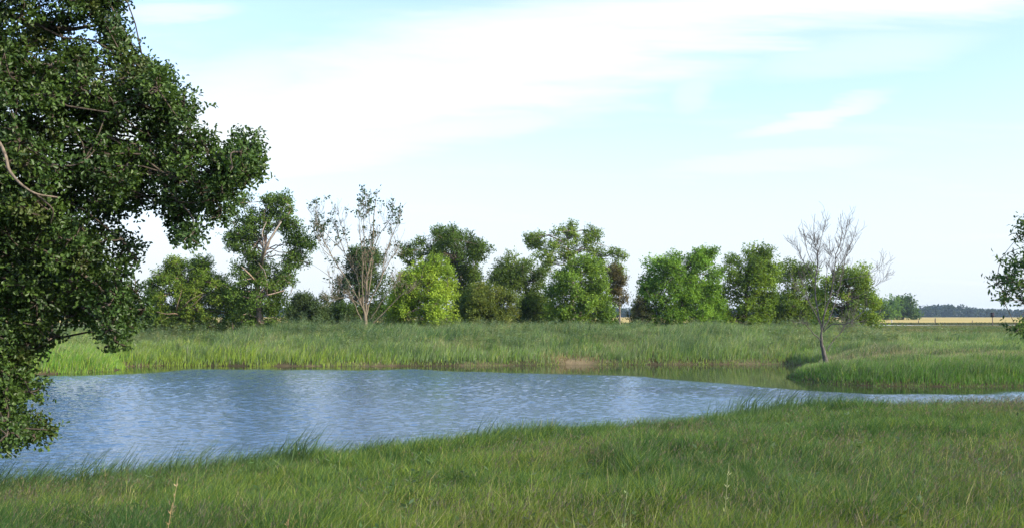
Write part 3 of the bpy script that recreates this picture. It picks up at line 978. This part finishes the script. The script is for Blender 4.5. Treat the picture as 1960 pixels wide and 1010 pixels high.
tree('domed_tree', 'dark domed oak with an umbrella shaped crown over its neighbours', group=GRP, Y=74.0,
     poly=[[(762, 495), (766, 472), (790, 456), (812, 460), (816, 446), (840, 437), (866, 433), (892, 446), (916, 450), (936, 470), (946, 492), (936, 508), (912, 512), (890, 502), (868, 514), (848, 502), (824, 522), (800, 508), (782, 516)],
           [(862, 520), (890, 500), (915, 515), (940, 560), (936, 612), (868, 612)]], trunk=[(888, 614), (886, 560), (878, 520), (868, 480)], r0=0.2,
     cols=[(0.036, 0.070, 0.020), (0.048, 0.088, 0.022), (0.028, 0.054, 0.018)], rc=12, leaf=4.8, cover=2.1, lai=4.8, limbs=0.6)
tree('olive_bush', 'dull olive bushy tree low in front of the dark gap', group=GRP, Y=60.0,
     poly=[[(876, 616), (884, 562), (905, 542), (940, 545), (972, 552), (994, 574), (1002, 600), (996, 616)]], trunk=[(935, 616), (936, 580)], cols=OL, rc=12, leaf=4.4, lai=6)
for X0, X1, TOP, YY, LAB in ((545, 600, 572, 69.0, 'dark undergrowth bush right of the trunk of the tall forked tree'), (735, 770, 570, 65.0, 'dark undergrowth bush at the left edge of the yellow green tree'),
                             (1340, 1400, 560, 79.0, 'dark undergrowth bush between the broad tree and the tree with sky gaps'), (628, 690, 575, 66.0, 'dark undergrowth bush at the left foot of the dark rounded tree'), (860, 905, 560, 68.0, 'dark undergrowth bush under the domed oak'),
                             (985, 1060, 566, 66.5, 'dark undergrowth bush left of the bright rounded tree'), (424, 500, 548, 62.0, 'dark undergrowth bush at the left foot of the tall forked tree'),
                             (1150, 1200, 588, 70.0, 'small undergrowth bush below the withered brown tree'), (1440, 1500, 560, 79.0, 'dark undergrowth bush between the two loose green trees of the right hand group')):
    tree('bush', LAB, 'bush', group='undergrowth bushes beneath the row of trees', Y=YY, poly=[[(X0, 620), (X0 + 8, TOP + 18), ((X0 + X1) / 2 - 6, TOP), (X1 - 9, TOP + 12), (X1, 620)]], trunk=[((X0 + X1) / 2, 620), ((X0 + X1) / 2, TOP + 25)], r0=0.06,
         cols=[(0.026, 0.052, 0.020), (0.034, 0.062, 0.022)], rc=11, leaf=4.6, cover=2.3)
tree('leafy_tree', 'mid green tree with a lighter top left of the tall airy tree', group=GRP, Y=67.0,
     poly=[[(928, 545), (944, 516), (964, 490), (986, 473), (1006, 484), (1032, 504), (1052, 530), (1060, 614), (992, 614), (985, 560), (950, 550)]], trunk=[(1010, 614), (1008, 570), (1000, 520)],
     cols=[(0.05, 0.088, 0.026), (0.036, 0.066, 0.022), (0.066, 0.11, 0.03)], rc=13, leaf=4.8, cover=2.2, lai=4.8)
tree('airy_tree', 'tall airy light green tree with sky showing through its ragged top', group=GRP, Y=76.0,
     poly=[[(1006, 462), (1022, 440), (1052, 440), (1074, 425), (1100, 430), (1114, 452), (1108, 500), (1080, 510), (1040, 525), (1018, 495)],
           [(1114, 470), (1126, 436), (1146, 440), (1160, 460), (1152, 500), (1122, 505)], [(1150, 500), (1166, 472), (1196, 472), (1202, 492), (1196, 530), (1180, 545), (1160, 530)]],
     trunk=[(1098, 614), (1096, 560), (1090, 500), (1085, 450)], r0=0.2, cols=[(0.072, 0.122, 0.034), (0.09, 0.15, 0.036), (0.055, 0.098, 0.03)], rc=10, leaf=4.8, cover=1.3, lai=2.7, limbs=0.8, limb_r=0.05, bark=(0.24, 0.2, 0.16))
tree('leafy_tree', 'bright green rounded tree directly in front of the tall airy tree', group=GRP, Y=62.0,
     poly=[[(1046, 616), (1052, 570), (1048, 535), (1074, 506), (1102, 492), (1132, 494), (1156, 510), (1166, 542), (1170, 580), (1176, 616)]], trunk=[(1110, 616), (1110, 570), (1112, 530)],
     cols=[(0.068, 0.128, 0.030), (0.084, 0.150, 0.034), (0.052, 0.102, 0.026)], rc=13, leaf=5.2, cover=2.8, lai=6, limbs=0.3)
tree('brown_tree', 'thin tree with withered brown leaves at the gap in the row', group=GRP, Y=66.0,
     poly=[[(1158, 540), (1166, 514), (1184, 508), (1196, 530), (1204, 562), (1194, 588), (1172, 588)]], trunk=[(1186, 618), (1186, 590), (1184, 550), (1182, 525)], r0=0.08, bark=(0.2, 0.17, 0.14),
     cols=[(0.052, 0.054, 0.036), (0.042, 0.058, 0.030), (0.058, 0.055, 0.040)], rc=9, leaf=4.2, cover=2.2, lai=4.4)
tree('shrub', 'small dark greyish shrub at the gap in the row', 'bush', Y=66.5, group=GRP,
     poly=[[(1198, 616), (1206, 588), (1220, 565), (1236, 568), (1246, 616)]], trunk=[(1222, 616), (1222, 590)], r0=0.06, cols=[(0.04, 0.045, 0.04), (0.032, 0.045, 0.03)], rc=8, leaf=4, cover=1.7, lai=3.4)
tree('leafy_tree', 'broad mid green tree just right of the gap in the row', group=GRP, Y=68.0,
     poly=[[(1226, 614), (1216, 582), (1226, 550), (1230, 520), (1246, 496), (1272, 490), (1290, 480), (1312, 492), (1330, 486), (1360, 492), (1378, 530), (1384, 614)],
           [(1322, 490), (1340, 470), (1356, 476), (1372, 470), (1374, 495), (1350, 502)]], trunk=[(1305, 614), (1304, 570), (1300, 525)],
     cols=[(0.066, 0.14, 0.030), (0.083, 0.165, 0.033), (0.05, 0.108, 0.026)], rc=13, leaf=5.2, cover=3.2, lai=6, limbs=0.3)
tree('leafy_tree', 'green tree with small sky gaps in the middle of the right hand group', group=GRP, Y=73.0,
     poly=[[(1376, 606), (1368, 552), (1374, 512), (1394, 490), (1415, 480), (1440, 470), (1466, 476), (1482, 496), (1484, 530), (1482, 570), (1474, 612), (1390, 612)]], trunk=[(1428, 614), (1428, 570), (1430, 520)],
     cols=[(0.06, 0.112, 0.024), (0.08, 0.14, 0.026), (0.042, 0.08, 0.022)], rc=12, leaf=5.2, cover=2.2, lai=4.3, limbs=0.7)
tree('leafy_tree', 'loose green tree half hidden by the left side of the dead tree', group=GRP, Y=77.0,
     poly=[[(1468, 612), (1478, 572), (1484, 512), (1504, 494), (1530, 500), (1552, 498), (1568, 520), (1574, 560), (1566, 612)]], trunk=[(1520, 614), (1520, 570), (1522, 530)],
     cols=[(0.062, 0.112, 0.03), (0.078, 0.13, 0.034), (0.045, 0.084, 0.026)], rc=11, leaf=5, cover=2.2, lai=4.3, limbs=0.6)
tree('leafy_tree', 'loose green tree behind the right side of the dead tree', group=GRP, Y=64.0,
     poly=[[(1556, 610), (1562, 565), (1574, 532), (1600, 525), (1610, 505), (1640, 498), (1656, 510), (1660, 526), (1682, 535), (1676, 560), (1694, 582), (1684, 606), (1642, 622), (1600, 618)]], trunk=[(1622, 630), (1622, 590), (1624, 550)],
     cols=[(0.066, 0.118, 0.03), (0.085, 0.14, 0.032), (0.045, 0.084, 0.026)], rc=11, leaf=5.2, cover=2.2, lai=4.3, limbs=0.7)
tree('leafy_tree', 'small lighter green tree far off at the edge of the wheat', Y=330.0, group='far trees by the wheat field',
     poly=[[(1668, 609), (1674, 582), (1690, 569), (1712, 571), (1718, 590), (1712, 609)]], trunk=[(1694, 610), (1694, 590)], r0=0.4, cols=BR, rc=8, leaf=4, cover=2.5)
tree('leafy_tree', 'darker taller tree far off at the edge of the wheat', Y=335.0, group='far trees by the wheat field',
     poly=[[(1698, 609), (1704, 582), (1715, 566), (1730, 561), (1746, 572), (1756, 592), (1754, 609)]], trunk=[(1728, 610), (1728, 590)], r0=0.45, cols=MD, rc=8, leaf=4, cover=2.5)


# ------------------------------------------------------------------ bare trees
def grow(acc, p, d, length, r, depth, colr, tips, up=0.35, wander=0.18, minr=0.004):
    segs = 5
    pts = [p]; dd = d.copy()
    for i in range(segs):
        dd = norm(dd + RNG.normal(0, wander, 3) + np.array([0, 0, up * 0.25]))
        pts.append(pts[-1] + dd * length / segs)
    pts = np.array(pts)
    tube(acc, pts, np.linspace(r, max(r * 0.35, minr), segs + 1), 4 if r < 0.03 else 6, colr)
    tips.append((pts[-1], dd))
    if depth > 0:
        for k_ in range(random.choice((2, 3, 3))):
            i = random.randint(1, segs)
            nd = norm(dd + rand_dir(1)[0] * 0.75 + np.array([0, 0, up]))
            grow(acc, pts[i], nd, length * random.uniform(0.5, 0.8), max(r * 0.5, minr), depth - 1, colr, tips, up, wander, minr)


def bare_tree(name, label, Yd, limbs, origin, scale, colr, spread, twig_len, twig_n, leafy=None, minr=0.006, group=None, tame=False):
    """limbs: list of (start radius, [(px,py)...]) in a zoomed picture of the tree; spread gives every limb its own depth"""
    wood, crown = Acc(), Acc()
    tips = []
    base = None
    for li, (r, pts, dz) in enumerate(limbs):
        px = [origin[0] + p[0] / scale for p in pts]
        py = [origin[1] + p[1] / scale for p in pts]
        t = np.linspace(0, 1, len(pts))
        P = at(px, py, Yd + dz[0] * (1 - t) + dz[1] * t)
        if base is None:
            P[0][2] = gz(P[0][0], P[0][1]) - 0.08
            base = P[0].copy()
        elif P[0][2] < base[2] + 0.15:
            P[0][2] = gz(P[0][0], P[0][1]) - 0.05
        path = smooth_path(P, 5, 0.012)
        r = r if li == 0 else r * (0.48 if tame else 0.58)
        rad = np.linspace(r, max(r * 0.22, minr) if dz[2] or li else minr * 1.2, len(path))
        if li == 0: rad[0] *= 1.3
        tube(wood, path, rad, 7, colr)
        if li == 0 and len(limbs) > 1 and dz[2]:
            continue
        for k_ in range(int(twig_n * len(path) / 20 * (1.0 if dz[1] > -0.25 or not tame else 0.55))):
            i = random.randint(int(len(path) * 0.42), int((len(path) - 1) * (0.80 if li else 0.7)))
            tg = norm(path[min(i + 1, len(path) - 1)] - path[i])
            nd = norm(tg * 0.9 + rand_dir(1)[0] * 0.75 + np.array([0, 0, 0.22]))
            grow(wood, path[i], nd, twig_len * random.uniform(0.5, 1.2), max(rad[i] * 0.4, minr), 2 if rad[i] > 0.016 else 1, colr, tips, minr=minr)
        tips.append((path[-1], norm(path[-1] - path[-2])))
    root = empty(name, base)
    tag(root, label, 'tree', group)
    wood.build('trunk', M_BARK, base, root, smooth=True)
    if leafy:
        zt = max(t_[0][2] for t_ in tips)
        for p, d in tips:
            f = (p[2] - base[2]) / (zt - base[2])
            if random.random() < leafy * (0.15 + 1.0 * f * f):
                m = random.randint(4, 11)
                c = np.array([(0.035, 0.07, 0.035), (0.05, 0.085, 0.04)][random.random() < 0.4])
                leaf_quads(crown, p + RNG.normal(0, 0.10, (m, 3)), rand_dir(m) + np.array([0, 0, -0.2]), rand_dir(m), RNG.uniform(0.14, 0.24, m), RNG.uniform(0.08, 0.13, m), np.tile(c, (m, 1)) * RNG.uniform(0.8, 1.2, (m, 1)))
        crown.build('crown', M_LEAF, base, root)
    return root


bare_tree('half_bare_tree', 'half bare fan shaped tree of many pale stems with tufts of leaves at the tips', 55.5, [
    (0.13, [(437, 925), (435, 880), (440, 840), (445, 650), (480, 480), (490, 250), (515, 70)], (0, 0.3, 0)),
    (0.09, [(437, 915), (410, 820), (330, 680), (230, 520), (150, 370), (110, 250), (90, 150)], (0, -0.6, 0)),
    (0.08, [(440, 900), (400, 780), (385, 650), (300, 480), (250, 330), (235, 200)], (0, 0.9, 0)),
    (0.08, [(430, 890), (415, 700), (420, 550), (400, 350), (390, 150)], (0, -1.0, 0)),
    (0.085, [(440, 890), (470, 780), (540, 640), (560, 500), (640, 300), (660, 180)], (0, 0.5, 0)),
    (0.055, [(470, 905), (550, 780), (610, 700), (680, 600)], (0.1, -1.2, 0)),
    (0.065, [(485, 935), (600, 820), (680, 740), (760, 690)], (0.2, -0.5, 0)),
    (0.07, [(412, 915), (380, 850), (370, 820), (300, 720), (210, 640), (100, 560)], (-0.1, -1.0, 0)),
    (0.045, [(420, 830), (320, 770), (230, 790), (190, 830)], (0, -1.3, 0)),
    (0.07, [(450, 800), (470, 640), (500, 430), (580, 290), (700, 160)], (0, 1.1, 0)),
    (0.045, [(340, 520), (310, 400), (270, 270), (255, 150)], (0.6, 1.3, 0)),
    (0.05, [(445, 650), (430, 450), (420, 250), (415, 100)], (0.1, -0.6, 0)),
    (0.045, [(230, 520), (170, 470), (130, 400), (70, 270)], (-0.3, -1.2, 0)),
    (0.045, [(480, 480), (470, 330), (455, 200), (470, 90)], (0.2, 0.9, 0)),
    (0.045, [(540, 640), (600, 520), (640, 470), (690, 330)], (0.3, 1.2, 0)),
    (0.04, [(300, 480), (200, 380), (130, 300), (115, 190)], (0.8, 0.2, 0)),
], (570, 340), 3.365, (0.165, 0.138, 0.098), 1.0, 0.9, 10, leafy=0.2, minr=0.0075, group=GRP)

bare_tree('dead_tree', 'leafless grey dead tree standing on the grassy point at the right', 41.5, [
    (0.135, [(314, 950), (300, 880), (282, 800), (285, 735)], (0, 0, 1)),
    (0.085, [(285, 745), (265, 640), (245, 520), (255, 400), (262, 300), (240, 200), (245, 60)], (0, 0.4, 0)),
    (0.085, [(285, 745), (300, 640), (330, 560), (350, 450), (370, 300), (400, 200), (395, 60)], (0, -0.5, 0)),
    (0.06, [(292, 740), (340, 640), (390, 480), (430, 300), (470, 200), (500, 90)], (0, 0.9, 0)),
    (0.05, [(285, 720), (230, 610), (160, 510), (100, 480)], (0, -0.8, 0)),
    (0.055, [(295, 750), (350, 705), (430, 700), (520, 640), (570, 560)], (0, -0.7, 0)),
    (0.045, [(318, 860), (350, 800), (400, 750), (440, 700), (560, 680)], (0.1, 0.6, 0)),
    (0.055, [(278, 800), (230, 750), (180, 700), (120, 690)], (0, -0.6, 0)),
    (0.04, [(250, 520), (200, 400), (150, 280), (90, 200)], (0.2, 0.9, 0)),
    (0.026, [(350, 450), (430, 440), (560, 410), (630, 360), (665, 290)], (-0.2, -1.0, 0)),
    (0.026, [(360, 600), (520, 530), (600, 480), (650, 435), (692, 398)], (0.4, -0.3, 0)),
    (0.035, [(255, 400), (200, 280), (180, 170), (165, 90)], (0.2, -0.5, 0)),
    (0.035, [(262, 300), (290, 170), (322, 45)], (0.3, 0.8, 0)),
    (0.035, [(370, 320), (410, 230), (430, 150), (440, 90)], (-0.3, 0.2, 0)),
    (0.04, [(330, 560), (370, 400), (450, 280), (520, 170)], (-0.2, -1.0, 0)),
    (0.035, [(265, 640), (210, 560), (180, 420), (150, 330)], (0.1, -1.0, 0)),
    (0.03, [(300, 640), (310, 450), (330, 300), (325, 180)], (0.0, 1.0, 0)),
], (1480, 390), 3.0625, (0.105, 0.095, 0.085), 0.75, 0.64, 18, minr=0.0048, tame=True)

# ------------------------------------------------------------------ leafy weeds on the far bank
x, y = wedge(11000, 49, 62, 0.6)
s = shore(x, y)
k = (s > 1.6) & (s < 13) & (RNG.random(len(x)) < 0.15 + 0.85 * sstep(vnoise(x, y, 2.0, 131), 0.42, 0.66)) & ((x < 21) | (RNG.random(len(x)) < 0.25))
x, y, s = x[k], y[k], s[k]
zb = ground_s(x, y, s)
weeds = Acc()
for xi, yi, zi in zip(x, y, zb):
    h_ = random.uniform(0.4, 1.0) * (1.3 if xi < -5 and yi > 53.5 else 1.0)
    c = np.array(random.choice(((0.12, 0.165, 0.095), (0.10, 0.15, 0.08), (0.085, 0.13, 0.08), (0.15, 0.17, 0.08), (0.06, 0.105, 0.04))))
    m = 26
    t = RNG.uniform(0.25, 1.0, m)
    ang = RNG.uniform(0, 6.283, m)
    out_ = np.stack([np.cos(ang), np.sin(ang), RNG.uniform(-0.1, 0.7, m)], 1)
    p = np.stack([np.full(m, xi) + 0.12 * h_ * t, np.full(m, yi), zi + h_ * t], 1)
    leaf_quads(weeds, p, out_, np.stack([np.zeros(m), np.zeros(m), np.ones(m)], 1) + RNG.normal(0, 0.4, (m, 3)), RNG.uniform(0.09, 0.22, m), RNG.uniform(0.014, 0.035, m), 1.5 * c[None, :] * RNG.uniform(0.75, 1.25, (m, 1)))
tag(weeds.build('weeds', M_GRASS), 'grey green leafy weeds growing along the top of the far bank', 'weeds', kind='stuff')

# ------------------------------------------------------------------ far woods on the horizon
woods = Acc()
nb = 2200
bx = RNG.uniform(-700, 900, nb); by = RNG.uniform(880, 960, nb)
hh = 7.0 + 3.0 * vnoise(bx, by * 0, 40, 7) + 3.2 * np.exp(-((bx - 425) / 14) ** 2)
for xi, yi, hi in zip(bx, by, hh):
    r = random.uniform(3.0, 4.6); m = 60
    d = rand_dir(m); d[:, 2] = np.abs(d[:, 2])
    zc = max(hi - r, 0.5)
    p = np.array([xi, yi, 1.2 + zc]) + d * r * np.array([1.2, 1, 1]) * RNG.uniform(0.8, 1.05, (m, 1))
    p[m // 2:, 2] = 1.2 + RNG.uniform(0, zc + 1, m - m // 2)
    leaf_quads(woods, p, rand_dir(m), d + rand_dir(m) * 0.5, RNG.uniform(1.6, 2.8, m), RNG.uniform(1.2, 2.0, m), np.array([0.028, 0.048, 0.03]) * RNG.uniform(0.7, 1.3, (m, 1)))
tag(woods.build('distant_woods', M_LEAF), 'bluish line of woods on the horizon beyond the wheat field', 'woods', kind='stuff')

# ------------------------------------------------------------------ the air
def haze(density):
    a_ = Acc()
    box(a_, 200, 600, 9, 2600, 1800, 24, (1, 1, 1))
    m, h, out = base_mat('pale_air')
    v = h.node('ShaderNodeVolumePrincipled')
    v.inputs['Color'].default_value = (0.55, 0.74, 1.0, 1)
    v.inputs['Density'].default_value = density
    v.inputs['Anisotropy'].default_value = 0.2
    h.link(v.outputs[0], out.inputs['Volume'])
    tag(a_.build('haze', m), 'thin pale air between the pond and the horizon', 'haze', kind='stuff')


# ------------------------------------------------------------------ posts
def box(acc, cx, cy, cz, sx, sy, sz, colr, taper=1.0):
    v = np.array([[a * sx / 2 * (taper if c > 0 else 1), b * sy / 2 * (taper if c > 0 else 1), c * sz / 2] for c in (-1, 1) for b in (-1, 1) for a in (-1, 1)]) + np.array([cx, cy, cz])
    f = np.array([[0, 2, 3, 1], [4, 5, 7, 6], [0, 1, 5, 4], [2, 6, 7, 3], [0, 4, 6, 2], [1, 3, 7, 5]])
    acc.add(v, f, colr)


def fence_post(px, top, bottom, Yd, w_, colr, label):
    b = at(px, bottom, Yd); b[2] = gz(b[0], b[1]) - 0.1
    t = at(px, top, Yd)
    a = Acc()
    hgt = t[2] - b[2]
    tube(a, np.array([b, b + [0.02, 0, hgt * 0.5], b + [0.05, 0, hgt * 0.97], b + [0.05, 0, hgt]]), [w_ / 2, w_ / 2 * 0.96, w_ / 2 * 0.92, 0.01], 7, colr)
    o = a.build('fence_post', M_BARK, b)
    tag(o, label, 'post', 'fence posts along the wheat field')


fence_post(1707, 611, 619, 196, 0.22, (0.55, 0.5, 0.42), 'pale short fence post at the wheat edge below the far trees')
fence_post(1758, 612, 619, 196, 0.18, (0.16, 0.13, 0.1), 'dark stubby fence post between the pale post and the tall post')
fence_post(1790, 608, 619, 196, 0.24, (0.13, 0.11, 0.085), 'dark fence post standing tallest along the wheat edge')
fence_post(1861, 612, 619, 196, 0.18, (0.2, 0.17, 0.13), 'small weathered fence post nearest to the box on a pole')

pb = at(1900, 622, 146.0 - 6)
pb[2] = gz(pb[0], pb[1]) - 0.1
ph_ = at(1900, 606, 140.0)[2] - pb[2]
root = empty('nest_box', pb)
tag(root, 'dark nest box on a thin pole standing before the wheat field', 'nest box')
a = Acc(); tube(a, np.array([pb, pb + [0, 0, ph_ / 2], pb + [0, 0, ph_ - 0.02]]), [0.07, 0.065, 0.06], 8, (0.14, 0.11, 0.09)); a.build('pole', M_BARK, pb, root)
a = Acc(); box(a, pb[0], pb[1], pb[2] + ph_ + 0.28, 0.40, 0.36, 0.60, (0.045, 0.04, 0.05)); a.build('box', M_BARK, pb, root)
a = Acc(); box(a, pb[0], pb[1], pb[2] + ph_ + 0.63, 0.54, 0.50, 0.10, (0.06, 0.05, 0.06), 0.7); a.build('roof', M_BARK, pb, root)

# ------------------------------------------------------------------ single tall weeds standing out of the near grass
def weed_stalk(px, top, ground_py, Yd, colr, label, kind):
    b = at(px, ground_py, Yd); b[2] = gz(b[0], b[1]) - 0.02
    hgt = at(px, top, Yd)[2] - b[2]
    a = Acc()
    R = random.Random(int(px))
    def stem(p0, lean, h_, r):
        pts = smooth_path([p0, p0 + np.array([lean * 0.3, 0, h_ * 0.5]), p0 + np.array([lean, 0.02, h_])], 4)
        tube(a, pts, np.linspace(r, r * 0.5, len(pts)), 5, colr)
        return pts
    st = stem(b, 0.06, hgt, 0.0035)
    n_ = 22
    t = RNG.uniform(0.55 if kind == 'head' else 0.2, 1.0, n_)
    idx = np.minimum((t * (len(st) - 1)).astype(int), len(st) - 1)
    d = rand_dir(n_); d[:, 2] = np.abs(d[:, 2]) + 0.6
    leaf_quads(a, st[idx] + RNG.normal(0, 0.004, (n_, 3)), d, rand_dir(n_), RNG.uniform(0.02, 0.05, n_), RNG.uniform(0.006, 0.012, n_), np.tile(np.array(colr), (n_, 1)) * RNG.uniform(0.8, 1.3, (n_, 1)))
    if kind == 'fork':
        for j, ln_ in ((4, -0.09), (5, 0.08)):
            stem(st[j], ln_, hgt * 0.3, 0.0025)
    o = a.build('weed_stalk', M_GRASS, b)
    tag(o, label, 'weed')


weed_stalk(1186, 915, 1010, 6.2, (0.24, 0.30, 0.14), 'pale green forked weed stalk low in the yellow green grass', 'fork')
weed_stalk(1383, 886, 950, 7.6, (0.36, 0.38, 0.22), 'pale weed stalk with a whitish seed head above the grass', 'head')
weed_stalk(313, 962, 975, 7.0, (0.42, 0.30, 0.17), 'dry tan weed stalk nearest the lower left corner', 'head')
weed_stalk(326, 912, 925, 8.3, (0.40, 0.32, 0.20), 'dry tan weed stalk closer to the water at lower left', 'head')
weed_stalk(536, 980, 1010, 6.2, (0.26, 0.18, 0.10), 'brown forked dry twig at the bottom of the meadow', 'fork')

haze(0.00016)
